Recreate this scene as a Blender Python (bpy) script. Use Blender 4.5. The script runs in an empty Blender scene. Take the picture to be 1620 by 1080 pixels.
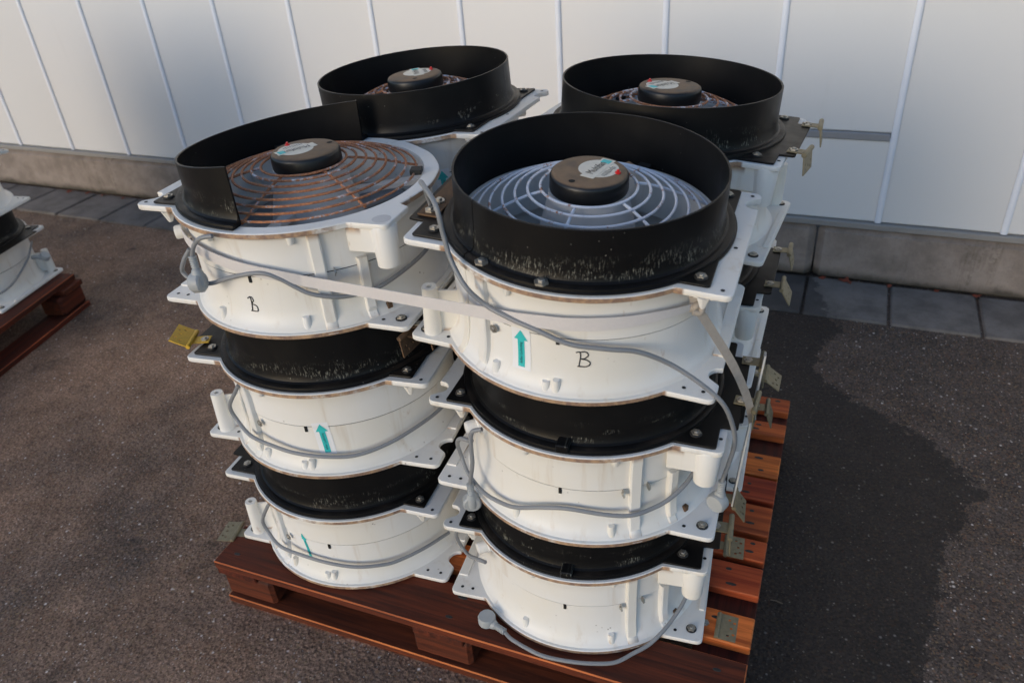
import bpy, bmesh, math, random
from mathutils import Vector, Matrix, Euler
random.seed(7)
S = bpy.context.scene
COL = S.collection
R = math.radians
PI = math.pi

# ------------------------------------------------------------------ camera
cam = bpy.data.cameras.new('camera'); camo = bpy.data.objects.new('camera', cam); COL.objects.link(camo)
YAW, PITCH, ROLL = 0.4179, 0.5683, -0.0792
CP = Vector((0.6067, -1.3975, 1.5217))
r_ = Vector((math.cos(YAW), math.sin(YAW), 0))
f_ = Vector((-math.sin(YAW)*math.cos(PITCH), math.cos(YAW)*math.cos(PITCH), -math.sin(PITCH)))
u_ = r_.cross(f_)
r2 = r_*math.cos(ROLL) + u_*math.sin(ROLL); u2 = -r_*math.sin(ROLL) + u_*math.cos(ROLL)
camo.matrix_world = Matrix(((r2.x, u2.x, -f_.x, CP.x), (r2.y, u2.y, -f_.y, CP.y), (r2.z, u2.z, -f_.z, CP.z), (0, 0, 0, 1)))
cam.sensor_width = 36; cam.lens = 1246.34*36/1620; cam.clip_start = 0.05; cam.clip_end = 500
cam.dof.use_dof = True; cam.dof.focus_distance = 1.55; cam.dof.aperture_fstop = 4.5
S.camera = camo

# ------------------------------------------------------------------ sky, sun, exposure
SUN_EL, SUN_AZ = 15, 202          # azimuth clockwise from +Y: low behind the camera, a little to the left
w = bpy.data.worlds.new('World'); S.world = w; w.use_nodes = True
wn = w.node_tree; bg = wn.nodes['Background']
sky = wn.nodes.new('ShaderNodeTexSky'); sky.sky_type = 'NISHITA'; sky.sun_disc = False
sky.sun_elevation = R(SUN_EL); sky.sun_rotation = R(SUN_AZ); sky.air_density = 1.0; sky.dust_density = 0.9; sky.ozone_density = 2.4
wn.links.new(sky.outputs[0], bg.inputs[0]); bg.inputs[1].default_value = 0.15
sl = bpy.data.lights.new('sun', 'SUN'); so = bpy.data.objects.new('sun', sl); COL.objects.link(so)
sl.energy = 0.58; sl.angle = R(22); sl.color = (1.0, 0.85, 0.70)
sd = Vector((math.sin(R(SUN_AZ))*math.cos(R(SUN_EL)), math.cos(R(SUN_AZ))*math.cos(R(SUN_EL)), math.sin(R(SUN_EL))))
so.rotation_euler = sd.to_track_quat('Z', 'Y').to_euler()
S.view_settings.view_transform = 'Standard'; S.view_settings.look = 'None'
S.cycles.use_adaptive_sampling = True; S.cycles.adaptive_threshold = 0.02
S.cycles.max_bounces = 5; S.cycles.diffuse_bounces = 3; S.cycles.glossy_bounces = 3
S.view_settings.exposure = 0.50; S.view_settings.gamma = 1.0; S.view_settings.use_curve_mapping = False

# ------------------------------------------------------------------ material helpers
class NT:
    def __init__(s, name):
        s.m = bpy.data.materials.new(name); s.m.use_nodes = True
        s.t = s.m.node_tree; s.b = s.t.nodes['Principled BSDF']
    def n(s, typ, **kw):
        x = s.t.nodes.new('ShaderNode' + typ)
        for k, v in kw.items():
            if k.startswith('i_'):
                x.inputs[k[2:].replace('_', ' ')].default_value = v
            else: setattr(x, k, v)
        return x
    def L(s, a, b): s.t.links.new(a, b)
    def val(s, sock, v):
        if hasattr(v, 'is_linked'): s.L(v, sock)
        else: sock.default_value = v
    def math(s, op, a, b=None, c=None, clamp=False):
        x = s.n('Math', operation=op, use_clamp=clamp); s.val(x.inputs[0], a)
        if b is not None: s.val(x.inputs[1], b)
        if c is not None: s.val(x.inputs[2], c)
        return x.outputs[0]
    def mix(s, fac, a, b):
        x = s.n('Mix', data_type='RGBA'); s.val(x.inputs[0], fac)
        for i, v in ((6, a), (7, b)):
            if isinstance(v, tuple): v = (*v, 1) if len(v) == 3 else v
            s.val(x.inputs[i], v)
        return x.outputs[2]
    def ramp(s, v, lo, hi):                                      # smooth 0..1
        x = s.n('MapRange', interpolation_type='SMOOTHSTEP'); s.val(x.inputs[0], v)
        s.val(x.inputs[1], lo); s.val(x.inputs[2], hi); return x.outputs[0]
    def noise(s, vec, scale, detail=4, rough=.55, dist=0):
        x = s.n('TexNoise'); x.inputs['Scale'].default_value = scale; x.inputs['Detail'].default_value = detail
        x.inputs['Roughness'].default_value = rough; x.inputs['Distortion'].default_value = dist
        if vec is not None: s.L(vec, x.inputs['Vector'])
        return x.outputs[0]
    def vor(s, vec, scale, feature='F1'):
        x = s.n('TexVoronoi', feature=feature); x.inputs['Scale'].default_value = scale; s.L(vec, x.inputs['Vector']); return x
    def scale(s, vec, v):
        x = s.n('Mapping'); x.inputs['Scale'].default_value = v; s.L(vec, x.inputs[0]); return x.outputs[0]
    def obj(s, jitter=True):
        tc = s.n('TexCoord').outputs['Object']
        if not jitter: return tc
        oi = s.n('ObjectInfo').outputs['Random']
        x = s.n('VectorMath', operation='ADD'); s.L(tc, x.inputs[0])
        c = s.n('CombineXYZ'); k = s.math('MULTIPLY', oi, 37.0); s.L(k, c.inputs[0]); s.L(k, c.inputs[1]); s.L(c.outputs[0], x.inputs[1])
        return x.outputs[0]
    def bump(s, h, strength=.2, dist=.002):
        x = s.n('Bump'); x.inputs['Strength'].default_value = strength; x.inputs['Distance'].default_value = dist
        s.L(h, x.inputs['Height']); s.L(x.outputs[0], s.b.inputs['Normal'])
    def set(s, **kw):
        for k, v in kw.items():
            sk = s.b.inputs[k.replace('_', ' ')]
            if isinstance(v, tuple) and len(v) == 3: v = (*v, 1)
            s.val(sk, v)
        return s.m
    def sep(s, v):
        x = s.n('SeparateXYZ'); s.L(v, x.inputs[0]); return x.outputs

def m_plain(name, col, rough=.5, metal=0., var=.12, scale=40, bump=0):
    t = NT(name); v = t.obj(); n = t.noise(v, scale, 5)
    c = t.mix(n, tuple(x*(1-var) for x in col), tuple(min(1, x*(1+var)) for x in col))
    if bump: t.bump(t.noise(v, scale*6, 3), bump)
    rr = t.math('MULTIPLY_ADD', n, .2, rough-.1)
    return t.set(Base_Color=c, Roughness=rr, Metallic=metal)

def m_white():
    t = NT('white_housing_plastic'); o = t.obj(False); j = t.obj()
    x, y, z = t.sep(o)
    rad = t.math('SQRT', t.math('ADD', t.math('MULTIPLY', x, x), t.math('MULTIPLY', y, y)))
    big = t.noise(j, 5, 4); fine = t.noise(j, 70, 5, .65)
    streak = t.noise(t.scale(j, (34, 34, 3.0)), 1.0, 5, .6)
    col = t.mix(t.ramp(big, .3, .75), (.785, .78, .765), (.765, .735, .665))
    col = t.mix(t.math('MULTIPLY', t.ramp(streak, .55, .78), .38), col, (.50, .38, .24))
    # rust-brown grime on the two lips
    l1 = t.math('MULTIPLY', t.ramp(z, .174, .1915), t.ramp(rad, .2345, .241))
    l0 = t.math('MULTIPLY', t.ramp(z, .019, .008), t.ramp(rad, .240, .250))
    lip = t.math('MULTIPLY', t.math('MAXIMUM', l1, l0), t.ramp(rad, .2625, .2585))
    lip = t.math('MULTIPLY', lip, t.ramp(t.sep(t.n('NewGeometry').outputs['Normal'])[2], .75, .35))
    nn = t.math('ADD', t.math('MULTIPLY', t.noise(j, 7, 3), .75), t.math('MULTIPLY', t.noise(j, 45, 4, .7), .38))
    g = t.math('MULTIPLY', lip, t.ramp(nn, .38, .53))
    col = t.mix(t.math('MULTIPLY', g, .85), col, t.mix(t.ramp(fine, .35, .65), (.15, .055, .018), (.42, .235, .10)))
    blot = t.math('MULTIPLY', t.ramp(t.noise(t.scale(j, (1, 1, .55)), 15, 5, .72), .63, .74), t.ramp(fine, .30, .62))
    col = t.mix(t.math('MULTIPLY', blot, .6), col, (.36, .20, .085))
    spots = t.vor(j, 60); sp = t.math('MULTIPLY', t.ramp(spots.outputs['Distance'], .16, .05), t.ramp(t.noise(j, 9), .56, .66))
    col = t.mix(t.math('MULTIPLY', sp, .7), col, (.16, .12, .09))
    t.bump(t.noise(j, 420, 2), .06, .001)
    return t.set(Base_Color=col, Roughness=t.math('MULTIPLY_ADD', big, .2, .33), Specular_IOR_Level=.45)

def m_black():
    t = NT('black_collar_plastic'); o = t.obj(False); j = t.obj()
    x, y, z = t.sep(o)
    rad = t.math('SQRT', t.math('ADD', t.math('MULTIPLY', x, x), t.math('MULTIPLY', y, y)))
    ang = t.math('ARCTAN2', y, x)
    col = t.mix(t.noise(j, 14, 4), (.0045, .0045, .005), (.010, .0098, .0098))
    # pale rubbed patches low on the ring, hatched by the moulding lines
    cv = t.n('CombineXYZ'); t.L(t.math('MULTIPLY', ang, 2.2), cv.inputs[0]); t.L(t.math('MULTIPLY', z, 26), cv.inputs[1]); t.L(t.math('MULTIPLY', t.n('ObjectInfo').outputs['Random'], 50), cv.inputs[2])
    n1 = t.noise(cv.outputs[0], 1.6, 4, .6)
    hv = t.n('CombineXYZ'); t.L(t.math('MULTIPLY', ang, 95), hv.inputs[0]); t.L(t.math('MULTIPLY', z, 80), hv.inputs[1]); t.L(t.math('MULTIPLY', t.n('ObjectInfo').outputs['Random'], 90), hv.inputs[2])
    hatch = t.ramp(t.noise(hv.outputs[0], 1.0, 5, .75), .53, .62)
    band = t.math('MULTIPLY', t.math('MULTIPLY', t.ramp(z, .212, .218), t.ramp(z, .262, .224)), t.ramp(rad, .2225, .2235))
    sc = t.math('MULTIPLY', t.math('MULTIPLY', band, t.ramp(t.math('SUBTRACT', n1, t.math('MULTIPLY', t.math('FRACT', t.math('MULTIPLY', t.n('ObjectInfo').outputs['Random'], 7.3)), .10)), .455, .54)), hatch)
    col = t.mix(t.math('MULTIPLY', sc, .36), col, (.50, .49, .41))
    sp = t.vor(j, 75); s2 = t.math('MULTIPLY', t.ramp(sp.outputs['Distance'], .10, .03), t.ramp(t.noise(j, 6), .58, .64))
    col = t.mix(t.math('MULTIPLY', s2, .5), col, (.5, .48, .42))
    nz = t.sep(t.n('NewGeometry').outputs['Normal'])[2]
    dust = t.math('MULTIPLY', t.ramp(nz, .85, .98), t.ramp(t.noise(j, 8, 5, .6), .46, .75))
    col = t.mix(t.math('MULTIPLY', dust, .40), col, (.075, .055, .040))
    rough = t.math('ADD', t.math('MULTIPLY', t.noise(j, 30, 4), .25), t.math('MULTIPLY_ADD', dust, .25, .27))
    t.bump(t.noise(t.scale(j, (60, 60, 500)), 1, 2), .05, .001)
    return t.set(Base_Color=col, Roughness=rough, Specular_IOR_Level=.2)

def m_cap():
    t = NT('black_motor_cap_paint'); j = t.obj()
    nz = t.sep(t.n('NewGeometry').outputs['Normal'])[2]
    dust = t.math('MULTIPLY', t.ramp(nz, .6, .97), t.ramp(t.noise(j, 22, 4), .18, .55))
    col = t.mix(t.math('MULTIPLY', dust, .95), (.006, .006, .0065), t.mix(t.noise(j, 60), (.16, .098, .056), (.25, .165, .098)))
    return t.set(Base_Color=col, Roughness=t.math('MULTIPLY_ADD', dust, .3, .38))

def m_wire(name, lo, hi):
    t = NT(name); j = t.obj(); n = t.noise(j, 22, 5, .7); f = t.noise(j, 260, 4, .7)
    k = t.ramp(t.math('ADD', n, t.math('MULTIPLY', t.math('SUBTRACT', f, .5), .45)), lo, hi)
    rust = t.mix(t.ramp(f, .3, .7), (.20, .060, .024), (.58, .26, .125))
    t.bump(t.math('MULTIPLY', f, k), .6, .002)
    return t.set(Base_Color=t.mix(k, (.72, .74, .80), rust), Roughness=t.math('MULTIPLY_ADD', k, .45, .35))

def m_wood(name, a, b):
    t = NT(name); j = t.obj(); rnd = t.n('ObjectInfo').outputs['Random']
    g = t.noise(t.scale(j, (3, 60, 60)), 1, 6, .65, .6); big = t.noise(t.scale(j, (2, 6, 6)), 1.2, 3)
    col = t.mix(t.ramp(g, .3, .72), a, b)
    col = t.mix(t.math('MULTIPLY', t.ramp(big, .45, .75), .55), col, (.028, .012, .008))
    hs = t.n('HueSaturation'); t.L(col, hs.inputs['Color']); t.L(t.math('MULTIPLY_ADD', rnd, .7, .7), hs.inputs['Value']); t.L(t.math('MULTIPLY_ADD', rnd, .02, .488), hs.inputs['Hue'])
    t.bump(g, .35, .003)
    return t.set(Base_Color=hs.outputs[0], Roughness=t.math('MULTIPLY_ADD', g, .25, .58), Specular_IOR_Level=.3)

def m_asphalt():
    t = NT('asphalt'); p = t.n('NewGeometry').outputs['Position']
    x, y, z = t.sep(p)
    at = t.n('Attribute', attribute_name='wet_edge').outputs['Fac']
    e = t.math('ADD', at, t.math('MULTIPLY', t.math('SUBTRACT', t.noise(p, 15, 8, .82), .5), .26))
    wet = t.ramp(e, -.001, .005)
    big = t.noise(p, 1.3, 4, .6); mid = t.noise(p, 9, 5, .65); fine = t.noise(p, 190, 4, .75)
    left = t.ramp(t.math('ADD', x, t.math('MULTIPLY', t.math('SUBTRACT', big, .5), 1.2)), .9, -.5)
    base = t.mix(t.ramp(mid, .3, .7), (.080, .066, .059), (.124, .104, .094))
    tan = t.mix(t.ramp(mid, .3, .7), (.42, .248, .160), (.58, .355, .238))
    base = t.mix(t.math('MULTIPLY', t.math('MULTIPLY_ADD', left, .85, .12), t.ramp(big, .2, .7)), base, tan)
    base = t.mix(t.math('MULTIPLY', t.ramp(fine, .42, .70), .55), base, (.024, .021, .020))
    st = t.math('MULTIPLY', t.ramp(t.noise(p, 3.1, 5, .7, .4), .58, .72), .45)
    base = t.mix(st, base, (.030, .026, .024))
    gv = t.vor(p, 215); gc = t.sep(gv.outputs['Color'])            # every grain its own tone
    base = t.mix(.62, base, t.mix(gc[1], (0, 0, 0), base))
    base = t.mix(t.math('MULTIPLY', t.ramp(gc[0], .70, 1.0), .55), base, t.mix(gc[2], (.20, .085, .045), (.27, .19, .10)))
    for sc, th, lo, cl in ((72, .76, .16, (.74, .67, .62)), (125, .68, .18, (.58, .50, .43))):
        v = t.vor(p, sc); cr = t.sep(v.outputs['Color'])
        k = t.math('MULTIPLY', t.ramp(cr[0], th, th+.03), t.ramp(v.outputs['Distance'], t.math('MULTIPLY_ADD', cr[1], .26, lo), .05))
        base = t.mix(t.math('MULTIPLY', k, t.math('MULTIPLY_ADD', cr[2], .75, .2)), base, cl)
    tar = t.math('MULTIPLY', t.ramp(t.noise(t.scale(p, (2.2, 3.6, 1)), 1.6, 5, .75, .5), .60, .70), t.ramp(t.noise(p, 26, 3, .7), .40, .56))
    base = t.mix(t.math('MULTIPLY', tar, .7), base, (.022, .019, .018))
    dk = t.mix(.72, base, (.008, .008, .008))
    col = t.mix(wet, base, dk)
    t.bump(t.math('ADD', t.math('MULTIPLY', fine, .6), t.vor(p, 110).outputs['Distance']), .55, .004)
    return t.set(Base_Color=col, Roughness=t.math('MULTIPLY_ADD', wet, -.12, .82), Specular_IOR_Level=.3)

def m_concrete(name, a, b, moss=True):
    t = NT(name); p = t.n('NewGeometry').outputs['Position']; x, y, z = t.sep(p); j = p
    n = t.noise(j, 9, 6, .65); f = t.noise(j, 160, 4, .7)
    col = t.mix(t.ramp(n, .3, .7), a, b)
    col = t.mix(t.math('MULTIPLY', t.ramp(f, .5, .75), .35), col, tuple(c*.45 for c in a))
    at = t.n('Attribute', attribute_name='wet_edge').outputs['Fac']
    wet = t.ramp(t.math('ADD', at, t.math('MULTIPLY', t.math('SUBTRACT', t.noise(p, 16, 6, .6), .5), .16)), -.003, .01)
    if moss:
        low = t.ramp(t.math('ADD', z, t.math('MULTIPLY', t.math('SUBTRACT', n, .5), -.10)), .050, .008)
        col = t.mix(t.math('MULTIPLY', low, .85), col, (.030, .026, .016))
        stv = t.noise(t.scale(p, (5.5, 5.5, .35)), 1, 5, .7); st = t.math('MULTIPLY', t.ramp(stv, .54, .66), t.ramp(t.noise(p, 55, 5, .75), .40, .56))
        col = t.mix(t.math('MULTIPLY', st, .7), col, (.055, .045, .026))
        h = t.vor(p, 70); k = t.math('MULTIPLY', t.ramp(h.outputs['Distance'], .13, .05), t.ramp(t.noise(p, 4), .5, .62))
        col = t.mix(t.math('MULTIPLY', k, .7), col, (.05, .04, .03))
    else:
        col = t.mix(wet, col, t.mix(.6, col, (.015, .015, .016)))
    t.bump(f, .4, .003)
    return t.set(Base_Color=col, Roughness=.85)

def m_panel():
    t = NT('wall_panel_coating'); j = t.obj(); p = t.n('NewGeometry').outputs['Position']
    n = t.noise(p, 1.1, 3); rnd = t.n('ObjectInfo').outputs['Random']
    col = t.mix(n, (.67, .68, .695), (.715, .72, .725))
    hs = t.n('HueSaturation'); t.L(col, hs.inputs['Color']); t.L(t.math('MULTIPLY_ADD', rnd, .04, .98), hs.inputs['Value'])
    dirt = t.math('MULTIPLY', t.ramp(t.noise(t.scale(p, (10, 10, 1.2)), 1, 5, .7), .62, .85), .10)
    c2 = t.mix(dirt, hs.outputs[0], (.35, .33, .29))
    t.bump(t.noise(p, 2.3, 2), .5, .004)
    return t.set(Base_Color=c2, Roughness=.30, Specular_IOR_Level=.5)

M = dict(
    white=m_white(), black=m_black(), cap=m_cap(),
    wire_rust=m_wire('rusty_guard_wire', .30, .45), wire_mid=m_wire('part_rusty_guard_wire', .39, .50), wire_white=m_wire('painted_guard_wire', .57, .66),
    motor=m_plain('motor_grey_paint', (.60, .585, .57), .5, var=.18, scale=14), blade=m_plain('fan_blade_plastic', (.27, .265, .26), .55, var=.35, scale=18),
    cable=m_plain('grey_cable_sheath', (.23, .24, .255), .45, var=.1), plug=m_plain('pale_grey_plug', (.36, .38, .39), .5),
    steel=m_plain('zinc_bolt', (.42, .40, .36), .4, .8, .3, 300), darkhole=m_plain('dark_recess', (.008, .008, .008), .9),
    hinge=m_plain('olive_zinc_hinge', (.25, .22, .145), .5, .55, .35, 90, .3), hinge_rust=m_plain('rusty_hinge_steel', (.13, .075, .04), .75, .2, .5, 90, .5),
    hinge_yellow=m_plain('yellow_passivated_hinge', (.78, .47, .05), .45, .2, .25, 70, .2), bar=m_plain('galvanised_bar', (.42, .42, .42), .45, .6, .15, 60),
    strap=m_plain('white_lashing_strap', (.64, .61, .60), .55, var=.06, scale=200, bump=.2), strap_dirty=m_plain('soiled_strap', (.38, .34, .30), .7, var=.2, scale=120, bump=.2),
    wood=m_wood('red_brown_stained_wood', (.036, .008, .004), (.125, .025, .009)), wood2=m_wood('orange_stained_wood', (.26, .046, .011), (.62, .145, .035)),
    wood_edge=m_wood('worn_wood_edge', (.30, .065, .018), (.60, .17, .05)), asphalt=m_asphalt(), plinth=m_concrete('plinth_concrete', (.20, .166, .144), (.32, .27, .238)), paver=m_concrete('paver_concrete', (.118, .104, .094), (.20, .178, .163), False),
    panel=m_panel(), joint=m_plain('blue_white_cover_strip', (.76, .80, .88), .35, var=.04, scale=12), rail=m_plain('grey_rail_aluminium', (.30, .31, .335), .45, .3, .08, 30),
    flash=m_plain('grey_flashing', (.27, .265, .26), .5, .1, .12, 25), teal=m_plain('teal_print', (.035, .50, .50), .45, var=.05), sticker=m_plain('sticker_white', (.80, .81, .83), .35, var=.03),
    ink=m_plain('black_ink', (.012, .012, .014), .5), label=m_plain('cream_label_paper', (.66, .62, .53), .5, var=.15, scale=80), red=m_plain('red_plastic_plug', (.55, .012, .015), .35),
    leaf=m_plain('dried_red_leaf', (.22, .05, .025), .7, var=.4, scale=90), twig=m_plain('dry_twig', (.12, .09, .07), .8), rubber=m_plain('black_rubber_washer', (.015, .015, .015), .6),
    gasket=m_plain('dark_seam', (.018, .016, .014), .8, var=.6, scale=60), letter=m_plain('moulded_mark', (.70, .68, .64), .5, var=.03),
)

# ------------------------------------------------------------------ mesh helpers
class MB:
    def __init__(s): s.v = []; s.f = []
    def add(s, vs, fs):
        k = len(s.v); s.v += [tuple(v) for v in vs]; s.f += [tuple(i+k for i in f) for f in fs]; return s
    def box(s, c, d, rz=0, mat=None):
        m = mat or (Matrix.Translation(c) @ Matrix.Rotation(rz, 4, 'Z'))
        hx, hy, hz = d[0]/2, d[1]/2, d[2]/2; b = min(hx, hy, hz)*.22
        vs = []                                              # chamfered box
        for sx in (-1, 1):
            for sy in (-1, 1):
                for sz in (-1, 1):
                    vs += [m @ Vector((sx*hx, sy*(hy-b), sz*(hz-b))), m @ Vector((sx*(hx-b), sy*hy, sz*(hz-b))), m @ Vector((sx*(hx-b), sy*(hy-b), sz*hz))]
        bm = bmesh.new(); bv = [bm.verts.new(v) for v in vs]
        r = bmesh.ops.convex_hull(bm, input=bv); bmesh.ops.dissolve_limit(bm, angle_limit=.01, verts=bm.verts[:], edges=bm.edges[:])
        bm.verts.index_update(); s.add([v.co for v in bm.verts], [[v.index for v in f.verts] for f in bm.faces]); bm.free(); return s
    def lathe(s, prof, n=96, a0=0, a1=360, closed=False, center=(0, 0, 0)):
        full = abs(a1-a0-360) < 1e-6; k = len(s.v); m = n if full else n+1; c = center
        for i in range(m):
            a = R(a0+(a1-a0)*i/n)
            for (r, z) in prof: s.v.append((c[0]+r*math.cos(a), c[1]+r*math.sin(a), c[2]+z))
        L = len(prof); rng = range(L if closed else L-1)
        for i in range(n):
            j = (i+1) % m
            for q in rng:
                q2 = (q+1) % L; s.f.append((k+i*L+q, k+j*L+q, k+j*L+q2, k+i*L+q2))
        if not full and closed:
            s.f.append(tuple(k+q for q in range(L))); s.f.append(tuple(k+(m-1)*L+q for q in reversed(range(L))))
        return s
    def tube(s, pts, r, n=8, flat=None, caps=True):
        pts = [Vector(p) for p in pts]; k = len(s.v); prev = None
        rr = r if isinstance(r, (list, tuple)) else [r]*len(pts)
        for i, p in enumerate(pts):
            d = (pts[min(i+1, len(pts)-1)] - pts[max(i-1, 0)]).normalized()
            if prev is None:
                a = Vector((0, 0, 1)) if abs(d.z) < .9 else Vector((1, 0, 0)); prev = a.cross(d).normalized()
            u = (prev - d*prev.dot(d)).normalized(); prev = u; v = d.cross(u)
            for q in range(n):
                t = 2*PI*q/n; s.v.append(tuple(p + u*math.cos(t)*rr[i] + v*math.sin(t)*rr[i]))
        for i in range(len(pts)-1):
            for q in range(n):
                q2 = (q+1) % n; s.f.append((k+i*n+q, k+i*n+q2, k+(i+1)*n+q2, k+(i+1)*n+q))
        if caps:
            s.f.append(tuple(k+q for q in reversed(range(n)))); s.f.append(tuple(k+(len(pts)-1)*n+q for q in range(n)))
        return s
    def ribbon(s, pts, nrm, w, th):                            # flat band: points, outward normals, width vector list
        k = len(s.v)
        for p, n_, wv in zip(pts, nrm, w):
            p = Vector(p); n_ = Vector(n_)*th/2; wv = Vector(wv)/2
            s.v += [tuple(p-n_-wv), tuple(p+n_-wv), tuple(p+n_+wv), tuple(p-n_+wv)]
        for i in range(len(pts)-1):
            for q in range(4):
                q2 = (q+1) % 4; s.f.append((k+i*4+q, k+i*4+q2, k+(i+1)*4+q2, k+(i+1)*4+q))
        s.f.append((k+3, k+2, k+1, k)); e = k+(len(pts)-1)*4; s.f.append((e, e+1, e+2, e+3)); return s
    def cone(s, base, r0, r1, h, n=16, hole=0):
        b = Vector(base); prof = [(r0, 0), (r1, h*.96), (r1*.93, h)]
        prof += [(hole, h), (hole, h*.75), (0.0001, h*.75)] if hole else [(0.0001, h)]
        return s.lathe(prof, n, center=b)
    def mesh(s, name, ang=35):
        me = bpy.data.meshes.new(name); me.from_pydata(s.v, [], s.f); me.validate()
        bm = bmesh.new(); bm.from_mesh(me); bmesh.ops.recalc_face_normals(bm, faces=bm.faces[:]); bm.to_mesh(me); bm.free()
        for p in me.polygons: p.use_smooth = True
        me.set_sharp_from_angle(angle=R(ang)); return me
    def build(s, name, mat, parent=None, ang=35): return inst(s.mesh(name, ang), name, mat, parent)

def inst(me, name, mat, parent=None, loc=(0, 0, 0), rot=(0, 0, 0)):
    if mat is not None and not me.materials: me.materials.append(M[mat])
    o = bpy.data.objects.new(name, me); COL.objects.link(o); o.location = loc; o.rotation_euler = rot
    if parent: o.parent = parent
    return o
def tag(o, label=None, cat=None, group=None, kind=None):
    for k, v in (('label', label), ('category', cat), ('group', group), ('kind', kind)):
        if v: o[k] = v
    return o
def empty(name, loc=(0, 0, 0), rot=(0, 0, 0)):
    o = bpy.data.objects.new(name, None); COL.objects.link(o); o.location = loc; o.rotation_euler = rot; o.empty_display_size = .05; return o
def spline(pts, n=8):                                          # Catmull-Rom
    P = [Vector(p) for p in pts]; P = [P[0]*2-P[1]] + P + [P[-1]*2-P[-2]]; out = []
    for i in range(1, len(P)-2):
        a, b, c, d = P[i-1:i+3]
        for k in range(n):
            t = k/n; out.append(.5*((2*b) + (c-a)*t + (2*a-5*b+4*c-d)*t*t + (3*b-a-3*c+d)*t**3))
    out.append(P[-2]); return out

# ------------------------------------------------------------------ ground, wall
WET = [(.25, 1.56), (.615, 1.56), (.665, 1.30), (.725, 1.167), (.66, 1.0), (.67, .86), (.80, .74), (.867, .70), (.999, .61), (1.10, .44), (1.04, .30), (1.0, .19), (.99, .05), (.975, -.06), (.945, -.2), (.90, -.6), (.75, -1.1), (.35, -1.0), (.25, -.3)]
def wet_at(x, y):                                              # signed distance to the wet patch, + inside
    best = 9; inside = False
    for i in range(len(WET)):
        ax, ay = WET[i-1]; bx, by = WET[i]; dx, dy = bx-ax, by-ay
        t = max(0, min(1, ((x-ax)*dx+(y-ay)*dy)/(dx*dx+dy*dy))); best = min(best, math.hypot(x-ax-dx*t, y-ay-dy*t))
        if (ay > y) != (by > y) and x < (bx-ax)*(y-ay)/(by-ay)+ax: inside = not inside
    return best if inside else -best
def wet_attr(o):
    a = o.data.attributes.new('wet_edge', 'FLOAT', 'POINT'); mw = o.matrix_world
    for i, v in enumerate(o.data.vertices):
        p = mw @ v.co; a.data[i].value = max(-.4, min(.4, wet_at(p.x, p.y)))
def axis(lo, hi, step): return [lo+(hi-lo)*i/round((hi-lo)/step) for i in range(round((hi-lo)/step)+1)]
gx = [-60, -20, -8, -4, -2.5, -1.2] + axis(-.4, 1.8, .04) + [3, 5, 9, 20, 60]
gy = [-60, -20, -8, -4] + axis(-1.6, 1.84, .04) + [4, 8, 20, 60]
b = MB(); nx = len(gx)
b.v = [(x, y, 0) for y in gy for x in gx]
b.f = [(j*nx+i, j*nx+i+1, (j+1)*nx+i+1, (j+1)*nx+i) for j in range(len(gy)-1) for i in range(nx-1)]
ground = tag(b.build('ground', 'asphalt'), kind='structure'); wet_attr(ground)

TH, WD = -.0117, 1.5476
WALL = Matrix.Rotation(TH, 4, 'Z') @ Matrix.Translation((0, WD, 0))
def wall_pt(x, y, z): return WALL @ Vector((x, y, z))
wall = empty('factory_wall'); wall.matrix_world = WALL
tag(wall, 'white panelled building wall with blue-white vertical strips above a concrete plinth', 'wall')
SX = [-1.2358+.4033*(i-6) for i in range(-7, 21)]
pm = MB().box((0, 0, 0), (.392, .04, 3.9)).mesh('panel')
half1 = None
for i, x in enumerate(SX[:-1]):
    cx = x+.20165
    if abs(x-(SX[17])) < .01:                                    # the bay crossed by a rail: two panels
        MB().box((0, 0, 0), (.392, .04, .302)).build('panel', 'panel', wall).location = (cx, .02, .247+.151)
        MB().box((0, 0, 0), (.392, .04, 3.56)).build('panel', 'panel', wall).location = (cx, .02, .577+1.78)
        MB().box((0, 0, 0), (.377, .03, .026)).build('rail', 'rail', wall).location = (cx, .008, .5625)
    else: inst(pm, 'panel', 'panel', wall, (cx, .02, .247+1.95))
sm = MB().lathe([(.0, 0), (.0115, 0), (.0115, 3.9), (.0, 3.9)], 16, 180, 360)
sm.v = [(x, y*.75, z) for x, y, z in sm.v]; sm = sm.mesh('cover_strip')
bk = MB().box((0, .02, 1.95), (.02, .03, 3.9)).mesh('strip_core')
for x in SX:
    o = inst(sm, 'cover_strip', 'joint', wall, (x, -.0015, .2475)); inst(bk, 'strip_core', 'rail', o)
x0, x1 = SX[0]-.2, SX[-1]+.2
fl = MB().box(((x0+x1)/2, .012, .2335), (x1-x0, .06, .023)).build('flashing', 'flash', wall)
px_ = x0
while px_ < x1:
    L_ = min(2.42, x1-px_); MB().box((0, 0, 0), (L_-.006, .25, .232)).build('plinth', 'plinth', wall).location = (px_+L_/2, .112, .106); px_ += L_

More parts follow.
